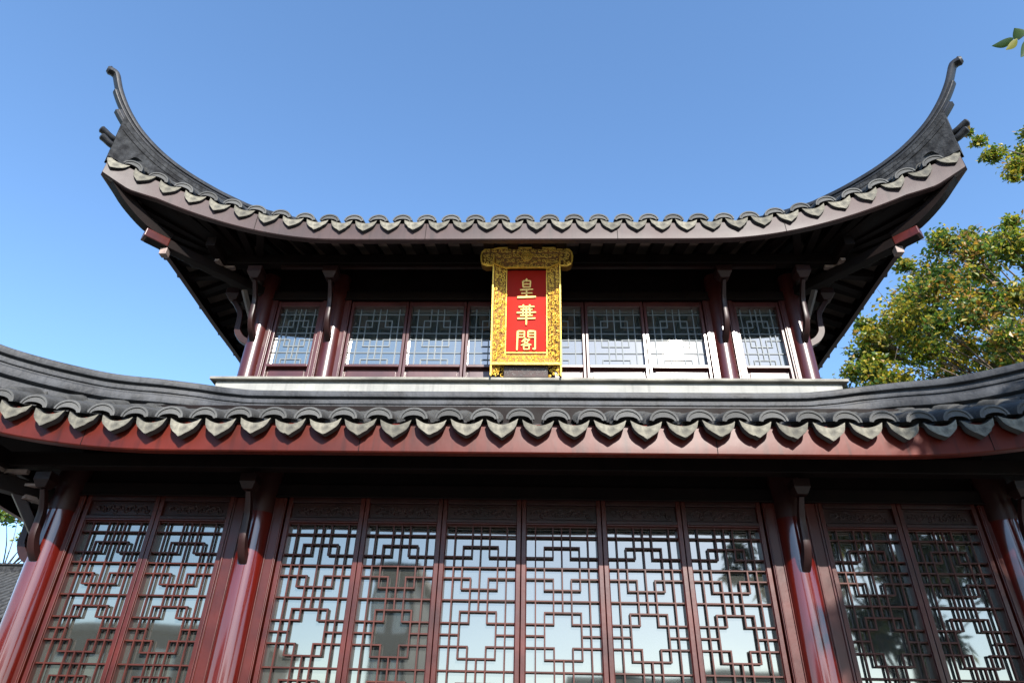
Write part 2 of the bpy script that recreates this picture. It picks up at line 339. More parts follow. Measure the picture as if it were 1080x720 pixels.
def pane(mb_args, name, matl, parent, sd):
    o = MB().box(*mb_args).build(name, matl, parent); rr = random.Random(sd); tx, tz = rr.uniform(-.006, .006), rr.uniform(-.005, .005)
    x0, x1, _, _, z0, z1 = mb_args; cx, cz = (x0+x1)/2, (z0+z1)/2
    for v in o.data.vertices: v.co.y += (v.co.x-cx)*tx+(v.co.z-cz)*tz+.003
    return o
def door(xc, wd=.618):
    """one tall lattice door leaf; xc centre"""
    x0, x1 = xc-wd/2, xc+wd/2; st = .036; yf = YD-.03; fr = MB()
    for a, b in ((x0+.002, x0+st), (x1-st, x1-.002)): fr.box(a, b, yf, YD+.06, .2, 3.462)
    for a, b in ((x0+st, x0+st+.006), (x1-st-.006, x1-st)): fr.box(a, b, yf+.012, YD+.05, 1.66, 3.262)   # inner bead
    hd = MB()
    for z0, z1 in ((3.268, 3.292), (3.415, 3.462)): hd.box(x0+st+.001, x1-st-.001, yf-.002, YD+.05, z0, z1)
    for z0, z1 in ((3.255, 3.2675), (1.63, 1.66), (1.40, 1.43), (.2, .30)): fr.box(x0+st, x1-st, yf+.002, YD+.05, z0, z1)
    fr.box(x0+st, x1-st, YD, YD+.03, .30, 1.40); fr.box(x0+st, x1-st, YD, YD+.03, 1.43, 1.63)
    f = part(fr, 'lattice_door', M['red'], bevel=.004)
    lt = MB(); lattice(lt, x0+st+.006, wd-2*st-.012, 3.250, .0788, 20, YD-.004, .0100, .026)
    off = -OX
    l = lt.build('lattice', M['lattice'], f)
    g = pane((x0+st+.001, x1-st-.001, YD+.032, YD+.038, 1.66, 3.262), 'glass_pane', M['glass'], f, int(xc*77))
    cp = MB().box(x0+st+.001, x1-st-.001, YD, YD+.02, 3.292, 3.415)
    cp.box(x0+st+.03, x1-st-.03, YD-.008, YD, 3.305, 3.309).box(x0+st+.03, x1-st-.03, YD-.008, YD, 3.398, 3.402)
    rnd = random.Random(int(xc*100)+3)
    for i in range(15):
        t = (i+.5)/15; cx = lerp(x0+st+.05, x1-st-.05, t)
        curl(cp, cx, 3.353+.014*math.sin(i*2.1), YD, .024, rnd.uniform(0, 6), 1.1, .0065, 1 if i % 2 else -1)
    c = cp.build('carved_panel', M['maroon_and_shade'], f); hd.build('top_rail', M['maroon_and_shade'], f, bevel=.003)
    return f
for k in range(6): door(-1.55+k*.62)
for s in (-1, 1):
    for k in range(2): door(s*(2.598+k*.602), .60)
# door jambs
for s in (-1, 1):
    for a, b in ((1.868, 1.962), (2.178, 2.290), (3.508, 3.590)):
        part(MB().box(s*a, s*b, YD-.045, YD+.05, .14, 3.445).box(s*lerp(a,b,.08), s*lerp(a,b,.2), YD-.055, YD-.045, .14, 3.44).box(s*lerp(a,b,.82), s*lerp(a,b,.93), YD-.055, YD-.045, .14, 3.44), 'door_jamb', M['red'], bevel=.004)

# --- upper windows
def window(xc, wd):
    x0, x1 = xc-wd/2, xc+wd/2; st = .03; yf = YU-.02; fr = MB()
    for a, b in ((x0+.002, x0+st), (x1-st, x1-.002)): fr.box(a, b, yf, YU+.07, 4.60, 5.78)
    fr.box(x0+st, x1-st, yf+.002, YU+.06, 5.718, 5.78).box(x0+st, x1-st, yf-.012, YU+.06, 4.985, 5.015)
    fr.box(x0+st, x1-st, yf+.002, YU+.06, 4.60, 4.66)
    f = part(fr, 'lattice_window', M['maroon'], bevel=.004)
    MB().box(x0+st, x1-st, YU+.02, YU+.035, 4.66, 4.985).box(x0+st+.03, x1-st-.03, YU+.008, YU+.02, 4.70, 4.955).build('sill_panel', M['maroon'], f, bevel=.003)
    lt = MB(); n = 9; lattice(lt, x0+st, wd-2*st, 5.725, .0775, 9, YU+.028, .010, .006)
    lt.build('lattice', M['lat_pale'], f)
    MB().box(x0+st+.001, x1-st-.001, YU+.036, YU+.042, 5.01, 5.72).build('glass_pane', M['glass_up'], f)
for k in range(6): window(-1.515+k*.606, .602)
for s in (-1, 1): window(s*2.36, .47)
for s in (-1, 1):
    part(MB().box(s*1.822, s*1.888, YU-.035, YU+.06, 4.6, 5.785).box(s*1.835, s*1.85, YU-.045, YU-.035, 4.6, 5.78), 'window_jamb', M['maroon'], bevel=.003)
    for a, b in ((2.065, 2.122), (2.598, 2.655)): part(MB().box(s*a, s*b, YU-.035, YU+.06, 4.6, 5.785).box(s*lerp(a,b,.25), s*lerp(a,b,.5), YU-.045, YU-.035, 4.6, 5.78), 'window_jamb', M['maroon'], bevel=.003)

# ================================================================ ROOFS
class Roof:
    def __init__(s, cx, cy, hx, hy, z0, slope, fz, fv, kx, ky, corner, vmax, pitch, curve):
        s.cx, s.cy, s.hx, s.hy, s.z0, s.m = cx, cy, hx, hy, z0, slope
        s.fz, s.fv, s.kx, s.ky, s.corner, s.vmax, s.pitch, s.curve = fz, fv, kx, ky, corner, vmax, pitch, curve
    def face(s, side):
        # returns L (virtual half length), kq, kv, and local->world
        cx, cy, hx, hy = s.cx, s.cy, s.hx, s.hy
        if side == 'front': return hx, s.kx, s.ky, lambda u, v: (cx+u, cy-hy+v)
        if side == 'back': return hx, s.kx, s.ky, lambda u, v: (cx-u, cy+hy-v)
        if side == 'left': return hy, s.ky, s.kx, lambda u, v: (cx-hx+v, cy-u)
        return hy, s.ky, s.kx, lambda u, v: (cx+hx-v, cy+u)
    def q(s, side, u): L, kq, kv, T = s.face(side); return (L-abs(u))/kq
    def pt(s, side, u, v, dz=0, rel=True):
        # v measured from the real eave line when rel
        L, kq, kv, T = s.face(side); q = (L-abs(u))/kq; v0 = kv*s.fv(q)
        vv = v0+v if rel else v
        x, y = T(u, vv); d = (vv-v0)/kv
        return Vector((x, y, s.z0+s.fz(q)+s.m*d+s.curve*max(0, d)**2+dz))
    def vlen(s, side, u):
        L, kq, kv, T = s.face(side); q = (L-abs(u))/kq
        return max(0, min(kv*q, s.vmax*kv)-kv*s.fv(q))
    def umax(s, side): L, kq, kv, T = s.face(side); return L+s.corner*kq
    def tangent(s, side, u):
        a = s.pt(side, u-.01, 0); b = s.pt(side, u+.01, 0); return (b-a).normalized()

def upz(q): a = max(0, (1.67-q)/2.07); return .44*a**1.7
def upv(q): b = max(0, (2.17-q)/2.62); return -.45*b**2.5
UP = Roof(0, 8.0, 3.57, 3.04, 6.085, .50, upz, upv, 1, 1, .45, 3.0, .237, .03)
def loz(q): a = max(0, (2.15-q)/2.6); return .45*a**2.1
def lov(q): b = max(0, (1.95-q)/2.4); return -.45*b**2.5
LO = Roof(0, 8.4, 4.555, 4.005, 3.665, .545*.785, loz, lov, 1, .785, .45, 1.5, .249, .0)

def roof_surface(rf, name, sides, steps=9):
    mb = MB()
    for sd in sides:
        um = rf.umax(sd); N = int(um/.06); ring = []
        for i in range(-N, N+1):
            u = um*i/N; vl = rf.vlen(sd, u); ring.append([rf.pt(sd, u, vl*j/steps) for j in range(steps+1)])
        vs = [p for r in ring for p in r]; k = steps+1
        mb.add(vs, [(i*k+j, (i+1)*k+j, (i+1)*k+j+1, i*k+j+1) for i in range(len(ring)-1) for j in range(steps)])
        # rounded cap tile courses running up the slope, each tile stepped over the next
        kmax = int((um-.03)/rf.pitch)
        for t in range(-kmax, kmax+1):
            u = t*rf.pitch; vl = rf.vlen(sd, u)
            if vl < .12: continue
            nn = max(2, int(vl/.19)); path = []; sc_ = []
            for j in range(nn):
                for fr_, s_ in ((0.0, 1.08), (.97, .92)):
                    path.append(rf.pt(sd, u, .03+(vl-.03)*(j+fr_)/nn, .045)); sc_.append(s_)
            r = rf.pitch*.33
            prof = [(r*math.cos(a), r*.85*math.sin(a)) for a in [math.pi*i/7 for i in range(8)]]
            mb.sweep(path, prof, scale=sc_)
        # pan tile lips: small scalloped steps between the courses
        for t in range(-kmax, kmax):
            u = (t+.5)*rf.pitch; vl = rf.vlen(sd, u)
            if vl < .15: continue
            for j in range(int(vl/.13)):
                p = [rf.pt(sd, u+d*rf.pitch*.3, .02+j*.13, .012-.012*(1-abs(d))) for d in (-1, -.5, 0, .5, 1)]
                p2 = [rf.pt(sd, u+d*rf.pitch*.3, .02+j*.13+.11, .002) for d in (-1, -.5, 0, .5, 1)]
                mb.add(p+p2, [(i, i+1, i+6, i+5) for i in range(4)])
    return part(mb, name, M['tile'], smooth='auto')
upper_roof = roof_surface(UP, 'upper_roof', ('front', 'left', 'right', 'back'))
lower_roof = roof_surface(LO, 'lower_roof', ('front', 'left', 'right', 'back'), 5)

# drip tile: crescent with a pointed lip; local x along eave, y outward(-), z up
def drip_mesh(w_, h_, sag, name, th, seed=0):
    mb = MB(); rj = random.Random(seed); jx = rj.uniform(-.006, .006); ph = rj.uniform(0, 6); ja = rj.uniform(.0, .004); chip = rj.uniform(-.8, .8) if seed % 3 == 2 else 9; h_ *= rj.uniform(.93, 1.05); n = 16; top = []; bot = []
    for i in range(n+1):
        t = -1+2*i/n; x = t*w_/2
        zt = -sag*(1-t*t); zb = -h_*interp([0, .05, .12, .25, .5, .75, .88, .96, 1], [1, .985, .955, .88, .74, .55, .38, .20, .02], abs(t))
        zb += ja*math.sin(9*t+ph)*(1-abs(t)); x += jx*(1-abs(t))
        if abs(t-chip) < .13: zb += .010
        top.append((x, zt+ja*.6*math.sin(5*t+ph))); bot.append((x, min(zb, zt-.003)))
    F = [(x, z*.10, z) for x, z in top]+[(x, z*.10, z) for x, z in bot]; N = n+1
    B = [(x*.97, y+th*(.25+.75*min(1, -z/h_*1.6+.2)), z+.004) for x, y, z in F]
    for i in range(n): mb.add([F[i], F[i+1], F[N+i+1], F[N+i]], [(3,2,1,0)], 0)
    for i in range(n): mb.add([B[i], B[i+1], B[N+i+1], B[N+i]], [(0,1,2,3)], 1)
    for i in range(n): mb.add([F[N+i], F[N+i+1], B[N+i+1], B[N+i]], [(3,2,1,0)], 1)
    for i in range(n): mb.add([F[i], F[i+1], B[i+1], B[i]], [(0,1,2,3)], 1)
    L_ = .26
    for i in range(n):
        a, b_ = B[i], B[i+1]
        mb.add([(a[0],a[1],a[2]),(b_[0],b_[1],b_[2]),(b_[0]*.94,b_[1]+L_,b_[2]+.10),(a[0]*.94,a[1]+L_,a[2]+.10)], [(0,1,2,3)], 1)
        mb.add([(a[0],a[1],a[2]-.014),(b_[0],b_[1],b_[2]-.014),(b_[0]*.94,b_[1]+L_,b_[2]+.086),(a[0]*.94,a[1]+L_,a[2]+.086)], [(3,2,1,0)], 1)
    o = mb.build(name, [M['tile_face'], M['tile']]); me = o.data
    bpy.data.objects.remove(o); return me
def cap_mesh(ro, name):
    mb = MB(); n = 16
    def arc(rx_, rz_, y, dz=0): return [(rx_*math.cos(math.pi*i/n), y, (rz_*math.sin(math.pi*i/n)-.004)*1.08+dz) for i in range(n+1)]
    A, B_ = arc(ro, ro*.80, -.012), arc(ro*.86, ro*.66, -.012)
    A2, C_ = arc(ro*.84, ro*.63, -.004), arc(ro*.70, ro*.26, -.008)
    def strip(a, b, mi, fl=False):
        for i in range(n): mb.add([a[i], a[i+1], b[i+1], b[i]], [(0,1,2,3)], mi)
    strip(A, B_, 0); strip(B_, A2, 1); strip(A2, C_, 0)
    strip(C_, arc(ro*.68, ro*.26, .20, .09), 1); strip([(x*.92, .22, z*.92+.10) for x, y, z in A], A, 1)
    o = mb.build(name, [M['cap_face'], M['tile']]); me = o.data
    bpy.data.objects.remove(o); return me
dripU = [drip_mesh(.208, .142, .038, 'drip_tile_upper', .05, k) for k in range(6)]; dripL = [drip_mesh(.220, .136, .042, 'drip_tile_lower', .06, 10+k) for k in range(6)]
capU = cap_mesh(.094, 'cap_tile_upper'); capL = cap_mesh(.100, 'cap_tile_lower')
cap_odd = None
def eave_tiles(rf, parent, dm, cm, side, out, zd, zc, lim=None):
    um = rf.umax(side); P_ = rf.pitch; rnd = random.Random(5)
    kmax = int((um-.05)/P_)
    for t in range(-kmax-1, kmax+1):
        u = (t+.5)*P_
        if abs(u) > um-.06 or (lim and not lim(u)): continue
        p = rf.pt(side, u, -out); tg = rf.tangent(side, u)
        roll = math.asin(max(-1, min(1, tg.z))); yaw = math.atan2(tg.y, tg.x)
        q = Matrix.Rotation(yaw, 4, 'Z') @ Matrix.Rotation(-roll, 4, 'Y')
        e = q.to_euler()
        inst('drip_tile', rnd.choice(dm), parent, (p.x, p.y, p.z+zd+rnd.uniform(-.006, .006)), (e.x+rnd.uniform(-.05, .05), e.y+rnd.uniform(-.045, .045), e.z+rnd.uniform(-.05, .05)), (1+rnd.uniform(-.03, .03), 1, 1+rnd.uniform(-.04, .04)))
    for t in range(-kmax, kmax+1):
        u = t*P_
        if abs(u) > um-.04 or (lim and not lim(u)): continue
        p = rf.pt(side, u, -out); tg = rf.tangent(side, u)
        roll = math.asin(max(-1, min(1, tg.z))); yaw = math.atan2(tg.y, tg.x)
        q = Matrix.Rotation(yaw, 4, 'Z') @ Matrix.Rotation(-roll, 4, 'Y'); e = q.to_euler()
        inst('cap_tile', cm, parent, (p.x, p.y, p.z+zc+rnd.uniform(-.003, .003)), (e.x, e.y+rnd.uniform(-.04, .04), e.z+rnd.uniform(-.03, .03)))
eave_tiles(UP, upper_roof, dripU, capU, 'front', .05, .072, .058)
eave_tiles(UP, upper_roof, dripU, capU, 'left', .075, .06, .065, lim=lambda u: u > .2)
eave_tiles(UP, upper_roof, dripU, capU, 'right', .075, .06, .065, lim=lambda u: u < -.2)
eave_tiles(LO, lower_roof, dripL, capL, 'front', .095, .090, .092)

# fascia boards (bulging profile) and soffits
def fascia(rf, name, matl, h, sides):
    mb = MB()
    prof = [(0.0,0.0),(-.022,.002),(-.030,.010),(-.031,.05),(-.029,.10),(-.024,h-.01),(-.015,h),(.03,h),(.03,0)]
    for sd in sides:
        um = rf.umax(sd); N = 90; vs = []
        for i in range(-N, N+1):
            u = um*i/N; p = rf.pt(sd, u, 0); tg = rf.tangent(sd, u); o_ = Vector((tg.y, -tg.x, 0)).normalized()
            qn = rf.q(sd, u); lobe = .045*max(0, 1-abs(qn+rf.corner*.45)/(rf.corner*.55))
            for a, b in prof:
                dz = b-(lobe if b < .05 else 0)
                vs.append((p.x-o_.x*a, p.y-o_.y*a, p.z-.185+dz))
        k = len(prof)
        mb.add(vs, [((i)*k+j, (i+1)*k+j, (i+1)*k+(j+1) % k, i*k+(j+1) % k) for i in range(2*N) for j in range(k)])
    k = len(prof); mb.mi = [1 if (i % k) == k-2 else 0 for i in range(len(mb.f))]
    return part(mb, name, [matl, M['wood']], smooth='auto')
fascia(UP, 'upper_fascia', M['fascia_up'], .215, ('front', 'left', 'right', 'back'))
fascia(LO, 'lower_fascia', M['fascia'], .225, ('front', 'left', 'right', 'back'))

def joints(rf, par, us, h):
    for u in us:
        p = rf.pt('front', u, 0); tg = rf.tangent('front', u); o_ = Vector((tg.y, -tg.x, 0)).normalized()
        a = p+o_*.0312+Vector((0, 0, -.178)); b_ = p+o_*.0312+Vector((0, 0, -.185+h-.02))
        MB().bar(a, b_, .005, .003, up=Vector((1, 0, 0)) if abs(tg.x) < .1 else o_).build('board_joint', M['wood'], par)
joints(UP, bpy.data.objects['upper_fascia'], (-2.6, -.95, .88, 2.45), .215)
joints(LO, bpy.data.objects['lower_fascia'], (-3.1, -1.12, 1.35, 3.2), .225)
def soffit(rf, name, matl, sides, slope_k, vend, steps=5, trim=0):
    mb = MB()
    for sd in sides:
        L, kq, kv, T = rf.face(sd); um = rf.umax(sd)-.03; N = 60; vs = []
        for i in range(-N, N+1):
            u = um*i/N; q = rf.q(sd, u); v0 = kv*rf.fv(q); v1 = min(kv*q, vend)
            v1 = max(v1, v0+.01)
            for j in range(steps+1):
                v = lerp(v0+.03, v1, j/steps); x, y = T(u, v); a = min(1, max(0, (v-v0)/.9))
                vs.append((x, y, rf.z0+rf.fz(q)*(1-.0*a)-.075+slope_k*(v-v0)))
        k = steps+1
        mb.add(vs, [(i*k+j, i*k+j+1, (i+1)*k+j+1, (i+1)*k+j) for i in range(2*N) for j in range(steps)])
    return part(mb, name, matl)
usof = soffit(UP, 'upper_soffit', M['board'], ('front', 'left', 'right', 'back'), .38, 1.1)
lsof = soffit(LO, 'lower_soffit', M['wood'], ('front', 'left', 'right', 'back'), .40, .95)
def rafters(rf, parent, side, vend, pitch, kk=.38):
    L, kq, kv, T = rf.face(side); n = int((L-.35)/pitch)
    for t in range(-n-1, n+1):
        u = (t+.5)*pitch; q = rf.q(side, u); v0 = kv*rf.fv(q); ve = min(vend, max(v0+.15, kv*q))
        a = T(u, v0+.035); b = T(u, ve); z = rf.z0+rf.fz(q)-.075
        MB().bar((a[0], a[1], z-.035), (b[0], b[1], z+kk*(ve-v0)-.02), .10, .07).build('rafter', M['wood'], parent)
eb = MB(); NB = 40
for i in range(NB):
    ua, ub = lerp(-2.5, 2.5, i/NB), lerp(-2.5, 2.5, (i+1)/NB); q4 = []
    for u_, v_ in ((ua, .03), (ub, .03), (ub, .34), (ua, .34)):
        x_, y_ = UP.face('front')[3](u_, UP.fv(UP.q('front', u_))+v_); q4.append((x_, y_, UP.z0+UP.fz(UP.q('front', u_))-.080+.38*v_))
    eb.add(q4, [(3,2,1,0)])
eb.build('eave_lit_strip', M['pale_lit_wood'], usof)  # pale strip puts bounced light on the central soffit into the colour
rafters(UP, usof, 'front', .86, .237)
for sd in ('left', 'right'): rafters(UP, usof, sd, .86, .237)
rafters(LO, lsof, 'front', .9, .249, .40)
# corner fan rafters + corner beams
for s in (-1, 1):
    for j in range(7):
        a = R(12+j*11); o_ = Vector((s*2.86, 5.70, 6.12))
        # meets the eave roughly at the flare
        q = lerp(1.0, -.28, j/6); 
        for sd in (('front', s*(3.57-q)), ('left' if s < 0 else 'right', -s*s*(3.04-q) if s > 0 else (3.04-q))):
            e = UP.pt(sd[0], sd[1], .05, -.13); d = e-o_
            st = o_+d*.25
            MB().bar(st, e, .07, .06).build('fan_rafter', M['wood'], usof)
    cb = MB(); cb.bar((s*2.62, 5.91, 5.86), (s*3.64, 4.89, 5.925), .105, .10)
    c = part(cb, 'corner_beam', M['wood'], bevel=.008)
    eb = MB(); eb.bar((s*3.50, 5.03, 5.92), (s*3.66, 4.87, 5.93), .115, .095); eb.build('beam_end', M['red'], c, bevel=.008)
    MB().box(s*3.50-.035, s*3.50+.035, 4.995, 5.065, 5.79, 5.868).build('pendant_block', M['pale_lit_wood'], c, bevel=.005)
    cb = MB(); cb.sweep(smooth_path([(s*3.5, 5.03, 5.99), (s*3.66, 4.87, 6.05), (s*3.82, 4.71, 6.19), (s*3.93, 4.60, 6.34)], 4), [(-.05,-.05),(.05,-.05),(.05,.05),(-.05,.05)])
    part(cb, 'raised_corner_beam', M['wood'])
    cb = MB(); cb.bar((s*3.6, 5.32, 3.40), (s*4.62, 4.34, 3.50), .11, .12)
    part(cb, 'corner_beam', M['wood'], bevel=.008)
    cb = MB(); cb.bar((s*4.5, 4.45, 3.60), (s*4.96, 4.08, 3.95), .10, .10)
    part(cb, 'raised_corner_beam', M['wood'])

# --- hip ridges of the upper roof
def rollp(wd, h, top):   # rounded bar profile hanging below 'top'
    out = []
    for i in range(12):
        a = 2*math.pi*i/12; out.append((wd/2*math.copysign(abs(math.cos(a))**.7, math.cos(a)), top-h/2+h/2*math.copysign(abs(math.sin(a))**.7, math.sin(a))))
    return out
hipt = [(-3.0,8.12),(-2.2,7.72),(-1.4,7.30),(-.9,7.03),(-.55,6.88),(-.43,6.855),(-.25,6.845),(-.05,6.865),(.10,6.91),(.22,6.975),(.34,7.075),(.43,7.19),(.50,7.31),(.555,7.43),(.59,7.53),(.61,7.59),(.63,7.625),(.665,7.64),(.695,7.63)]
def hip(sx, sy):
    def W(t, z): return Vector((sx*(3.57+t), 8.0-sy*(3.04+t), z))
    full = smooth_path([W(t, z) for t, z in hipt], 4)
    def tt(p): return abs(p.x)-3.57
    r = MB(); n = len(full)
    sc1 = [1 if i < n-14 else lerp(1, .95, (i-(n-14))/13) for i in range(n)]
    r.sweep(full, rollp(.10, .062, 0), scale=sc1)
    # blunt round nose at the tip
    tip = full[-1]; d = Vector((sx, -sy, 0)).normalized()
    r.tube([tip-d*.05+Vector((0,0,-.02)), tip-d*.01+Vector((0,0,-.016)), tip+d*.012+Vector((0,0,-.016))], [.036, .048, .03], 12)
    f2 = [p for p in full if not (tt(p) > .3 and p.z > 7.44)]
    r.sweep(f2, [(-.032,-.085),(.032,-.085),(.032,-.02),(-.032,-.02)])
    r.sweep(f2, rollp(.075, .028, -.062))
    f3 = [p for p in full if not (tt(p) > .3 and p.z > 7.27)]
    r.sweep(f3, rollp(.07, .032, -.10)); r.sweep(f3, [(-.028,-.15),(.028,-.15),(.028,-.06),(-.028,-.06)])
    o_ = part(r, 'hip_ridge', M['ridge'], smooth='auto')
    # plaster body between the strips and the tiles
    b = MB(); th = .045; rows = []
    f4 = [p for p in full if p.z < 7.20 or tt(p) < .3]
    for i, p in enumerate(f4):
        d_ = (f4[min(i+1, len(f4)-1)]-f4[max(0, i-1)]).normalized(); l_ = d_.cross(Vector((0,0,1))).normalized(); nn = l_.cross(d_)
        tp_ = p-nn*.10; t = tt(tp_); q = -t
        base = UP.z0+UP.fz(q)+UP.m*max(0, q-UP.fv(q))+UP.curve*max(0, q-UP.fv(q))**2-.02
        if t > .40: base = UP.z0+.44+.02
        rows.append((tp_, W(min(t, .47), base)))
    ln = Vector((sx, sy, 0)).normalized()*th; vs = []
    ln = Vector((-(-sy), sx, 0)); ln = Vector((sy*1.0, sx*1.0, 0)); ln.normalize(); ln = ln*th
    J = 5
    for top, bt in rows:
        for j in range(J+1):
            c = top.lerp(bt, j/J); bul = 1+.35*(j/J)
            vs += [c-ln*bul, c+ln*bul]
    k = 2*(J+1); fs = []
    for i in range(len(rows)-1):
        for j in range(J):
            a = i*k+2*j; c = (i+1)*k+2*j
            fs.append((a, c, c+2, a+2)); fs.append((a+1, a+3, c+3, c+1))
    a = (len(rows)-1)*k
    for j in range(J): fs.append((a+2*j, a+2*j+1, a+2*j+3, a+2*j+2))
    b.add(vs, fs)
    for off_, w_ in ((.150, .105), (.205, .115)):
        seg = []
        for i, p in enumerate(full):
            if not (-.25 < tt(p) and p.z < 7.14 or tt(p) < .2 and tt(p) > -.25): continue
            d_ = (full[min(i+1, n-1)]-full[max(0, i-1)]).normalized(); l_ = d_.cross(Vector((0,0,1))).normalized(); nn = l_.cross(d_)
            c_ = p-nn*off_; t = tt(c_)
            if t > .47 or c_.z < UP.z0+UP.fz(-t)+UP.m*max(0, -t-UP.fv(-t))+.03: continue
            seg.append(c_)
        if len(seg) > 3: b.sweep(seg, [(-w_/2,-.007),(w_/2,-.007),(w_/2,.007),(-w_/2,.007)])
    bo = b.build('ridge_body', M['ridge_body'], o_, smooth='auto')
    # two tile hooks at the corner
    hk = MB()
    for z, t0, t1 in ((6.84, .40, .575), (6.76, .40, .555)):
        path = smooth_path([W(t0, z-.03), W((t0+t1)/2, z-.025), W(t1-.03, z+.005), W(t1, z+.02)], 4)
        prof = [(.045*math.cos(a), .034*math.sin(a)) for a in [2*math.pi*i/10 for i in range(10)]]
        m_ = len(path); hk.sweep(path, prof, scale=[lerp(.8, 1, i/(m_-1)) if i < m_-1 else .7 for i in range(m_)])
    hk.build('corner_hook_tile', M['ridge'], o_, smooth='auto')
for sx in (-1, 1):
    for sy in (1, -1): hip(sx, sy)
part(MB().box(-.7, .7, 7.93, 8.07, 7.7, 8.35), 'main_ridge', M['ridge'], bevel=.02)

# --- waist ridge and hip ridges of the lower roof
def banded(mb, path, k=1.0):
    mb.sweep(path, rollp(.125*k, .085*k, 0))
    mb.sweep(path, rollp(.085*k, .045*k, -.098*k))
    mb.sweep(path, rollp(.135*k, .105*k, -.155*k))
    mb.sweep(path, [(-.028*k,-.42*k),(.028*k,-.42*k),(.028*k,-.03*k),(-.028*k,-.03*k)])
hp_ = [(2.2, 5.50, 4.556), (2.65, 5.50, 4.575), (3.0, 5.485, 4.615), (3.3, 5.35, 4.59), (3.6, 5.145, 4.525), (3.85, 4.95, 4.495), (4.1, 4.752, 4.485), (4.3, 4.595, 4.50), (4.6, 4.36, 4.57), (4.85, 4.164, 4.70), (5.05, 4.007, 4.90), (5.2, 3.89, 5.18), (5.3, 3.81, 5.5)]
path = smooth_path([(-x, y, z) for x, y, z in hp_[::-1]]+[(0, 5.50, 4.555)]+hp_, 5); wr = MB(); banded(wr, path, 1.0)
part(wr, 'waist_ridge', M['ridge_mid'], smooth='auto')
for s in (-1, 1):
    wr = MB(); banded(wr, [(s*3.12, 5.62, 4.62), (s*3.12, 11.2, 4.62)], .80); part(wr, 'side_ridge', M['ridge_mid'], smooth='auto')

# --- plaster band and ledge round the upper storey base
def ring(mb, hx, y0, y1, z0, z1, t):
    mb.box(-hx, hx, y0, y0+t, z0, z1); mb.box(-hx, hx, y1-t, y1, z0, z1)
    mb.box(-hx, -hx+t, y0+t, y1-t, z0, z1); mb.box(hx-t, hx, y0+t, y1-t, z0, z1)
r_ = MB(); ring(r_, 2.93, 5.60, 10.4, 4.30, 4.725, .12); part(r_, 'plaster_band', M['plaster'])
r_ = MB(); ring(r_, 2.985, 5.555, 10.45, 4.727, 4.757, .30); part(r_, 'stone_ledge', M['ledge'], bevel=.006)

# ================================================================ PLAQUE
tilt = .208
plq = empty('name_plaque', (.016, 5.575, 4.764)); plq.rotation_euler = (tilt, 0, 0)
tag(plq, 'gold framed vertical name board with red field and three gold characters', 'sign board')
def pp(mb, name, matl, parent=None, **k): return mb.build(name, matl, parent or plq, **k)
PH = 1.42; HB = .122   # height to the top; frame foot height
BW = .196; FW = .334
bd = MB().box(-BW-.01, BW+.01, .03, .05, .23, 1.13); board = pp(bd, 'red_board', M['plaque_red'])
fr = MB()
for s in (-1, 1):
    # sloping side bars: outer edge forward, inner edge set back
    x0, x1 = s*BW, s*FW
    fr.add([(x0,.025,.22),(x1,-.05,0),(x1,-.05,1.25),(x0,.025,1.12),(x0,.06,.22),(x1,.06,0),(x1,.06,1.25),(x0,.06,1.12)],
           [(0,1,2,3),(4,7,6,5),(1,5,6,2),(0,3,7,4),(0,4,5,1),(3,2,6,7)])
side_f = pp(fr, 'side_frame', M['gold_dark'])
def spiral_fill(mb, pts, tk=.0055, rr=(.014, .026), seed=1):
    rnd = random.Random(seed)
    for x, y, z in pts:
        curl(mb, x, z, y, rnd.uniform(*rr), rnd.uniform(0, 6.28), rnd.uniform(.8, 1.4), tk*rnd.uniform(.8, 1.3), rnd.choice((-1, 1)))
cv = MB(); pts = []; rnd = random.Random(11)
for s in (-1, 1):
    for i in range(34):
        for j in range(3):
            a = (j+.5)/3+rnd.uniform(-.08, .08); z = .03+i*.036+rnd.uniform(-.01, .01)
            if z > 1.22 or (a < .5 and z < .12 and False): continue
            pts.append((s*lerp(BW+.012, FW-.018, a), lerp(.02, -.042, a), z))
spiral_fill(cv, pts, .0065, (.014, .025), 2)
for s in (-1, 1):
    cv.bar((s*(FW-.006), -.052, 0), (s*(FW-.006), -.052, 1.25), .014, .02, up=Vector((0,1,0)))
    cv.bar((s*(BW+.003), .02, .22), (s*(BW+.003), .02, 1.13), .010, .014, up=Vector((0,1,0)))
pp(cv, 'gilded_carving', M['gold'], side_f, smooth='auto')
# bottom bar
bt = MB().add([(-FW+.01,-.052,.115),(FW-.01,-.052,.115),(BW+.01,.022,.245),(-BW-.01,.022,.245),(-FW+.01,.05,.115),(FW-.01,.05,.115),(BW+.01,.05,.245),(-BW-.01,.05,.245)],
   [(0,1,2,3),(7,6,5,4),(0,4,5,1),(1,5,6,2),(2,6,7,3),(3,7,4,0)])
bt_o = pp(bt, 'bottom_frame', M['gold_dark'])
cv = MB(); pts = []
for i in range(17):
    for j in range(2):
        z = .155+j*.045+rnd.uniform(-.006, .006); x = (-.5+(i+.5)/17)*2*lerp(FW-.03, BW, (z-.115)/.13)
        pts.append((x, lerp(-.045, .018, (z-.115)/.13), z))
spiral_fill(cv, pts, .006, (.012, .022), 5)
cv.bar((-FW, -.056, .118), (FW, -.056, .118), .02, .022); cv.bar((-BW, .012, .25), (BW, .012, .25), .012, .012)
pp(cv, 'gilded_carving', M['gold'], bt_o, smooth='auto')
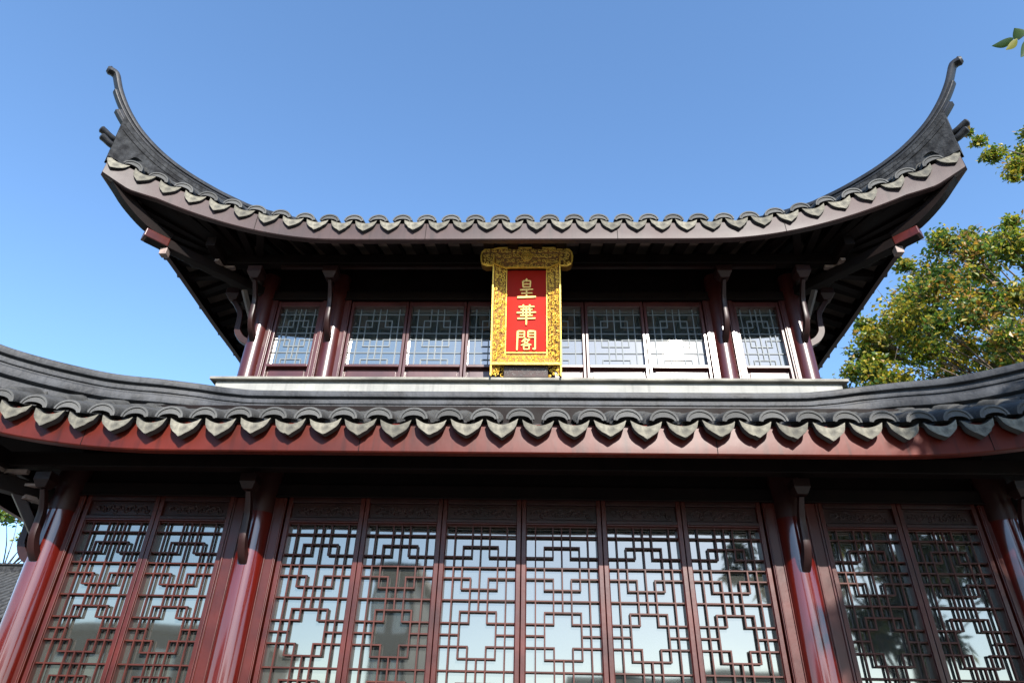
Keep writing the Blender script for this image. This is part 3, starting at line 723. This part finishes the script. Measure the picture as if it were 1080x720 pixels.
# foot panel, dark with pale specks
ft = pp(MB().box(-BW-.01, BW+.01, -.02, .0, 0.0, .11), 'foot_panel', M['speck'])
sp = MB()
for i in range(70):
    x, z, r = rnd.uniform(-BW, BW), rnd.uniform(.01, .10), rnd.uniform(.0015, .0035)
    sp.box(x-r, x+r, -.0235, -.0202, z-r, z+r)
sp.build('pale_inlay', M['plaster'], ft)
# top crosspiece with rounded drooping ears
out = [(-.455,1.182),(-.44,1.147),(-.40,1.127),(-.35,1.132),(-.33,1.162),(-BW,1.147),(BW,1.147),(.33,1.162),(.35,1.132),(.40,1.127),(.44,1.147),(.455,1.182),(.458,1.242),(.45,1.287),(.42,1.317),(.37,1.327),(.33,1.317),(.28,1.330),(-.28,1.330),(-.33,1.317),(-.37,1.327),(-.42,1.317),(-.45,1.287),(-.458,1.242)]
tp = MB(); n_ = len(out)
def yf(x, z): return -.065 if abs(x) > .34 else lerp(.01, -.075, min(1, max(0, (z-1.147)/.15)))
vs = [(x, yf(x, z), z) for x, z in out]+[(x, .04, z) for x, z in out]
tp.add(vs, [tuple(range(n_)), tuple(range(2*n_-1, n_-1, -1))]+[(i, i+n_, (i+1) % n_+n_, (i+1) % n_) for i in range(n_)])
tpo = pp(tp, 'top_crosspiece', M['gold_dark'])
cv = MB(); pts = []
for i in range(24):
    for j in range(4):
        x = (-.5+(i+.5)/24)*.86+rnd.uniform(-.008, .008); z = 1.165+j*.043+rnd.uniform(-.006, .006)
        if abs(x) > BW and abs(x) < .34 and z < 1.167: continue
        pts.append((x, yf(x, z)-.004, z))
spiral_fill(cv, pts, .0065, (.014, .024), 8)
edge = [Vector((x*.985, yf(x, z)-.004, lerp(1.235, z, .96))) for x, z in out]
cv.tube(edge+[edge[0]], .009, 6)
cv.bar((-BW, .0, 1.15), (BW, .0, 1.15), .012, .012)
for s in (-1, 1): cv.bar((s*.325, -.07, 1.162), (s*BW, .008, 1.137), .012, .012)
for r0 in (.050, .032, .016): cv.tube([(r0*math.cos(a), -.075, 1.237+r0*math.sin(a)) for a in [i*2*math.pi/16 for i in range(17)]], .006, 5)
pp(cv, 'gilded_carving', M['gold'], tpo, smooth='auto')
# the three characters, brushed strokes
def brush(mb, pts, w0, cx, cz, s_, y=.024):
    P_ = [Vector((p[0], 0, p[1])) for p in pts]; dense = []
    for i in range(len(P_)-1):
        for k in range(5): dense.append(P_[i].lerp(P_[i+1], k/5))
    dense.append(P_[-1]); n = len(dense); L_, R_ = [], []
    for i, p in enumerate(dense):
        t = (dense[min(i+1, n-1)]-dense[max(i-1, 0)]).normalized(); nn = Vector((-t.z, 0, t.x)); f = i/(n-1)
        ww = w0*(1.12-.5*math.sin(math.pi*f)*.5)*(.75 if i in (0, n-1) else 1)*(lerp(1.1, .85, f))
        L_.append(p+nn*ww); R_.append(p-nn*ww)
    def T(p, yy): return (cx+(p.x-5)*s_, yy, cz+(p.z-5)*s_)
    vs = [T(p, y-.006) for p in L_]+[T(p, y-.006) for p in R_]+[T(p, y+.008) for p in L_]+[T(p, y+.008) for p in R_]
    fs = []
    for i in range(n-1):
        fs += [(i, i+1, n+i+1, n+i), (2*n+i, i, i+1, 2*n+i+1)[::-1], (n+i, n+i+1, 3*n+i+1, 3*n+i)[::-1]]
    fs += [(0, n, 3*n, 2*n), (n-1, 2*n-1, 4*n-1, 3*n-1)]
    mb.add(vs, fs)
HUANG = [([(5.3,10.2),(4.4,9.1)],.45), ([(3.2,9),(3.3,5.7)],.4), ([(3.2,9),(6.9,9.1),(6.7,5.7)],.4), ([(3.3,7.4),(6.7,7.4)],.33), ([(3.2,5.8),(6.8,5.8)],.38),
         ([(1.9,4.3),(8.2,4.6)],.42), ([(2.4,2.5),(7.8,2.7)],.4), ([(5,4.4),(5,.6)],.42), ([(.6,.4),(9.5,.7)],.5)]
HUA = [([(1.3,8.8),(8.8,9)],.4), ([(3.5,10),(3.7,7.9)],.38), ([(6.6,10),(6.3,7.9)],.38), ([(2.2,7.4),(7.9,7.6)],.36), ([(3.4,7.3),(3.4,4.5)],.36), ([(6.6,7.3),(6.6,4.5)],.36),
       ([(.4,5.8),(9.6,6.1)],.42), ([(2.1,4.4),(8,4.5)],.36), ([(.8,2.8),(9.3,3.0)],.42), ([(5,8.4),(5,-.4)],.42)]
GE = [([(1,9.7),(.7,.1)],.45), ([(1,9.6),(4.2,9.6),(4.1,6.5)],.36), ([(1.1,8.1),(4.1,8.1)],.28), ([(1.1,6.6),(4.1,6.6)],.3),
      ([(5.9,9.6),(5.9,6.5)],.36), ([(5.9,9.6),(9.2,9.6),(9.2,.6),(8.0,.9)],.42), ([(5.9,8.1),(9.1,8.1)],.28), ([(5.9,6.6),(9.1,6.6)],.3),
      ([(4.8,6.2),(2.9,4.2)],.34), ([(4.4,5.4),(6.6,5.4),(5.0,3.7),(2.6,2.5)],.32), ([(3.9,4.7),(5.4,3.4),(7.4,2.7)],.34),
      ([(3.8,2.4),(3.9,.4)],.32), ([(3.8,2.3),(6.5,2.4),(6.3,.4)],.32), ([(3.8,.6),(6.4,.6)],.3)]
for ch, cz in ((HUANG, .927), (HUA, .652), (GE, .381)):
    mb = MB()
    for st_, wd_ in ch: brush(mb, st_, wd_, .0, cz, .0205)
    pp(mb, 'gold_character', M['gold_letter'], board)

# ================================================================ TREES
def leaf_cloud(centres, n, size, seed, mats, shape='broad', droop=0.0, weights=None):
    rnd = random.Random(seed); mb = MB(); tot = sum(c[3] for c in centres)
    for cx, cy, cz, r in centres:
        cnt = int(n*r/tot); tone = rnd.random()
        for _ in range(cnt):
            while True:
                a, b, c = rnd.uniform(-1, 1), rnd.uniform(-1, 1), rnd.uniform(-1, 1)
                if a*a+b*b+c*c <= 1: break
            k = r*(.35+.65*rnd.random()); p = Vector((cx+a*k, cy+b*k, cz+c*k*.75))
            s = size*rnd.uniform(.6, 1.35)
            d = Vector((rnd.uniform(-1, 1), rnd.uniform(-1, 1), rnd.uniform(-1, .6)-droop)).normalized()
            nn = Vector((rnd.uniform(-1, 1), rnd.uniform(-1, 1), rnd.uniform(-.2, 1))).normalized(); l = d.cross(nn)
            if l.length < .1: continue
            l.normalize(); wd = .32 if shape == 'broad' else .15
            up = l.cross(d)*s*.12
            q = int(min(len(mats)-1, max(0, rnd.gauss(tone*len(mats)*.8+.1+(-.5*c), .8))))
            if weights: q = rnd.choices(range(len(mats)), weights)[0] if rnd.random() < .5 else q
            mb.add([p, p+d*s*.5+l*s*wd+up, p+d*s, p+d*s*.5-l*s*wd+up], [(0,1,2,3)], q)
    return mb
def make_tree(name, base, top, cents, n, size, mats, label, seed, trunk_r=.2, shape='broad', droop=0, group=None, weights=None, far=None):
    t = empty(name, base); tag(t, label, 'tree', group); b = Vector(base); rnd = random.Random(seed)
    T = Vector(top); mb = MB()
    path = smooth_path([b, b.lerp(T, .35)+Vector((.12, .05, 0)), b.lerp(T, .7)+Vector((-.1, .1, 0)), T], 5); n_ = len(path)
    mb.tube([p-b for p in path], [lerp(trunk_r, trunk_r*.25, i/(n_-1)) for i in range(n_)], 10)
    mb.build('trunk', M['bark'], t, smooth=True)
    mb = MB()
    for c in cents:
        c_ = Vector(c[:3])
        if far and c_.z > far: continue
        k = max(.25, min(.95, (c_.z-b.z)/(T.z-b.z)-.22)); s = b.lerp(T, k)
        mid = s.lerp(c_, .5)+Vector((rnd.uniform(-.2, .2), rnd.uniform(-.2, .2), rnd.uniform(0, .3)))
        pth = smooth_path([s, mid, c_], 4); m_ = len(pth); r0 = trunk_r*.13
        mb.tube([p-b for p in pth], [lerp(r0, .008, i/(m_-1)) for i in range(m_)], 5)
        for _ in range(4):
            e = c_+Vector((rnd.uniform(-1, 1), rnd.uniform(-1, 1), rnd.uniform(-.6, .9)))*c[3]
            mb.tube([c_.lerp(mid, .3)-b, c_.lerp(e, .5)-b+Vector((0, 0, .05)), e-b], [r0*.35, .008, .004], 4)
    mb.build('limbs', M['bark'], t, smooth=True)
    lc = leaf_cloud([(c[0]-b.x, c[1]-b.y, c[2]-b.z, c[3]) for c in cents], n, size, seed, mats, shape, droop, weights)
    lc.build('crown', mats, t)
    return t
rnd = random.Random(21)
def fill(cx, cy, cz, rx_, ry_, rz_, n, r0, r1, keep=None):
    out = []
    while len(out) < n:
        a, b, c = rnd.uniform(-1, 1), rnd.uniform(-1, 1), rnd.uniform(-1, 1); d = a*a+b*b+c*c
        if d > 1 or d < .12: continue
        p = (cx+a*rx_, cy+b*ry_, cz+c*rz_, rnd.uniform(r0, r1))
        if keep and not keep(p): continue
        out.append(p)
    return out
c1 = fill(11.5, 14, 8.6, 4.1, 3.4, 4.8, 120, .45, .95)+fill(11.4, 14, 8.7, 4.6, 3.6, 4.9, 90, .25, .5)+[(9.3, 13.6, 12.6, .3), (10.6, 13.8, 13.7, .35), (8.0, 13.8, 10.9, .35), (7.4, 13.8, 9.6, .35), (12.3, 14, 13.6, .5), (13.6, 14.4, 13.4, .8), (14.6, 14.6, 12.6, .9), (15.3, 14.6, 13.6, .8), (14.9, 14.4, 14.6, .55), (15.4, 14.4, 15.2, .6), (13.2, 14.4, 12.4, .8)]
c1 += [(13.3, 14, 17.0, .42), (13.7, 14, 16.5, .5), (14.1, 14, 16.3, .5), (14.5, 14, 16.9, .6), (14.9, 14.2, 16.2, .8), (15.6, 14.2, 17.0, .8), (14.9, 14.2, 14.1, .5), (15.2, 14.2, 13.5, .6), (14.3, 14.1, 14.6, .3), (14.0, 14, 15.6, .3), (13.5, 14, 16.1, .25), (14.6, 14, 15.3, .45), (13.1, 14, 16.9, .25), (14.2, 14.1, 17.2, .35), (14.5, 14, 16.2, .6), (15.4, 14.3, 18.2, .5), (13.0, 14, 17.5, .28), (12.85, 14, 17.9, .16), (14.6, 14, 17.9, .4),
       (14.3, 14, 15.5, .35), (14.9, 14.2, 14.9, .5), (15.5, 14.5, 15.6, .9), (14.0, 14, 15.0, .25), (15.6, 14.4, 13.4, .9)]
make_tree('autumn_tree', (13.2, 14.5, 0), (13.4, 14.4, 12.0), c1, 120000, .115, LEAF_AUT, 'tall tree with yellow green autumn leaves rising behind the right eaves', 4, .32, weights=(5, 5, 5, 4, 1), far=14.4)
at = bpy.data.objects['autumn_tree']; bb = Vector((13.2, 14.5, 0)); lb = MB()
lb.tube(smooth_path([Vector((13.3, 14.4, 9))-bb, Vector((16.2, 14.6, 13.2))-bb, Vector((16.0, 14.4, 15.8))-bb, Vector((14.6, 14, 16.6))-bb, Vector((13.0, 14, 17.5))-bb], 5), [lerp(.07, .006, i/20) for i in range(21)], 7)
for e in [(14.9,14.2,14.9),(14.0,14,15.0),(14.3,14,15.5),(14.6,14,17.9)]:
    e = Vector(e); lb.tube([Vector((15.9, 14.4, 15.6))-bb, e.lerp(Vector((15.9,14.4,15.6)), .4)-bb+Vector((0,0,.15)), e-bb], [.03, .015, .005], 5)
lb.build('bough', M['bark'], at, smooth=True)
c2 = fill(-24.5, 31, 9.4, 5.5, 3, 3.6, 40, .5, .9)
make_tree('autumn_tree', (-24.5, 31.5, 0), (-24.4, 31.5, 9.5), c2, 7000, .2, LEAF_AUT, 'distant yellowing tree above the grey tiled roof at the far left', 9, .3)
def keepf(p): return p[1] < .62*(p[0]-.105)-.4-p[3]
c3 = fill(5.5, -.3, 5.5, 2.3, 2.0, 2.3, 64, .3, .55, keepf)
c3 += fill(4.3, -.6, 5.9, 1.0, .8, 1.0, 14, .35, .5)
c3 += [(3.55, -.2, 5.0, .35), (3.3, -.1, 4.55, .28), (3.7, .1, 4.2, .3), (4.1, .4, 3.9, .35), (3.1, .2, 4.15, .2), (4.4, .9, 4.6, .4), (4.6, .5, 3.5, .35)]
make_tree('broadleaf_tree', (5.9, -1.6, 0), (5.8, -.6, 6.6), c3, 26000, .17, LEAF_GRN, 'dark green tree near the viewer, its leaves reflected in the right hand doors', 6, .16, 'narrow', .5)
nt_root = bpy.data.objects['broadleaf_tree']
# long twig of that tree reaching into the top right corner of the view
tw = MB(); bb = Vector((5.9, -1.6, 0))
tw.tube(smooth_path([Vector((5.6, .6, 6.2))-bb, Vector((4.9, 2.0, 6.5))-bb, Vector((4.1, 2.95, 6.52))-bb, Vector((3.72, 3.2, 6.34))-bb], 5), [lerp(.014, .003, i/15) for i in range(16)], 6)
tw.build('twig', M['bark'], nt_root, smooth=True)
def big_leaf(mb, p, tipp, wd, bend, mi=0):
    p = Vector(p); q = Vector(tipp); d = q-p; L_ = d.length; d.normalize(); view = Vector((.5, .55, .65)).normalized()
    l = d.cross(view).normalized(); nn = l.cross(d); n = 8; a, b, c = [], [], []
    for i in range(n+1):
        t = i/n; ww = wd*math.sin(math.pi*min(1, t**.75))**.9 if 0 < t < 1 else 0.0005
        cpt = p+d*L_*t+l*bend*math.sin(math.pi*t); a.append(cpt-l*ww+nn*ww*.35); c.append(cpt); b.append(cpt+l*ww+nn*ww*.35)
    mb.add(a+c+b, [(i, i+1, n+1+i+1, n+1+i) for i in range(n)]+[(n+1+i, n+1+i+1, 2*n+2+i+1, 2*n+2+i) for i in range(n)], mi)
for p_, q_, w_, bd_, mi_ in [((3.70,3.2,6.37),(3.50,3.2,6.27),.030,.014,0), ((3.72,3.2,6.36),(3.585,3.2,6.22),.026,.010,2), ((3.80,3.2,6.36),(3.66,3.2,6.13),.040,.020,0), ((3.76,3.2,6.37),(3.745,3.2,6.49),.042,.0,1), ((3.9,3.15,6.4),(3.95,3.1,6.2),.03,.01,0),
                         ((4.1,3.0,6.5),(4.2,2.95,6.3),.03,.01,1), ((4.1,2.95,6.5),(4.0,2.9,6.7),.03,.01,0), ((4.4,2.7,6.55),(4.5,2.6,6.35),.03,.01,0), ((4.6,2.4,6.5),(4.7,2.3,6.3),.03,.01,1)]:
    lf = MB(); big_leaf(lf, Vector(p_)-bb, Vector(q_)-bb, w_, bd_, mi_)
    lf.build('leaf', LEAF_GRN, nt_root, smooth=True)

# ================================================================ NEIGHBOURS
house = empty('tiled_house', (-20, 22, 0)); tag(house, 'low white walled house with grey tiled roof seen past the left columns', 'house')
def hp(mb, name, matl, **k): return mb.build(name, matl, house, **k)
hp(MB().box(-9, 9, -1, 5, 0, 4.9), 'wall', M['plaster'])
rm = MB(); rm.add([(-9.5,-2,5.05),(9.5,-2,5.05),(9.5,2,7.25),(-9.5,2,7.25),(9.5,6,5.05),(-9.5,6,5.05)], [(0,1,2,3),(3,2,4,5)])
rm.add([(-9.5,-2,4.97),(9.5,-2,4.97),(9.5,2,7.12),(-9.5,2,7.12),(9.5,6,4.97),(-9.5,6,4.97)], [(3,2,1,0),(5,4,2,3)])
for i in range(78):
    x = -9.4+i*.244
    nn = 14; pth = [(x, -2+4*j/nn, 5.09+2.2*j/nn+(.02 if j % 2 else 0)) for j in range(nn+1)]
    rm.sweep(pth, [(.07*math.cos(a), .07*math.sin(a)) for a in [math.pi*k/5 for k in range(6)]])
hr = hp(rm, 'roof', M['tile']); hp(MB().box(-9.6, 9.6, 1.88, 2.12, 7.2, 7.52).box(-9.6, 9.6, 1.82, 2.18, 7.52, 7.58), 'ridge', M['ridge_body'])
# opposite side of the courtyard, seen only as reflections in the glass
op = mat('pale_render_wall', (.42, .40, .37), .85, .1, 1); dk = mat('dark_cladding', (.025, .028, .03), .5, .2, 2); wn = mat('white_window_frame', (.78, .78, .76), .6, .05, 2)
def office(x0, x1, y, h, matl, floors, nwin, label, name):
    b = empty(name, ((x0+x1)/2, y, 0)); tag(b, label, 'building'); w_ = (x1-x0)/2
    MB().box(-w_, w_, -8, 0, 0, h).build('wall', matl, b)
    MB().box(-w_-.2, w_+.2, -8.2, .25, h+.002, h+.25).build('roof', M['ledge'], b)
    for f in range(floors):
        for i in range(nwin):
            cx = -w_+(i+.5)*2*w_/nwin; z0 = 1.0+f*(h-.6)/floors; ww = w_/nwin*.62; hh = (h-.6)/floors*.55
            o = MB().box(cx-ww, cx+ww, .002, .06, z0, z0+.07).box(cx-ww, cx+ww, .002, .06, z0+hh, z0+hh+.07).box(cx-ww, cx-ww+.07, .002, .06, z0+.07, z0+hh).box(cx+ww-.07, cx+ww, .002, .06, z0+.07, z0+hh).box(cx-.03, cx+.03, .002, .05, z0+.07, z0+hh).build('window', wn, b)
            MB().box(cx-ww+.07, cx+ww-.07, .003, .03, z0+.07, z0+hh).build('pane', M['glass'], o)
office(-26, -10.5, -15, 5.6, dk, 2, 9, 'dark clad low block with white framed windows facing the pavilion from the left', 'office_block')
office(-5.2, -3.9, -12.5, 7.3, dk, 3, 2, 'narrow dark tower block facing the pavilion doors', 'stair_tower')
office(-9.0, -6.2, -14.2, 3.6, op, 1, 4, 'small pale annex between the dark block and the narrow tower', 'annex_building')
office(2.0, 12.0, -22, 5.2, op, 1, 7, 'long pale hall across the courtyard behind the near tree', 'hall_building')
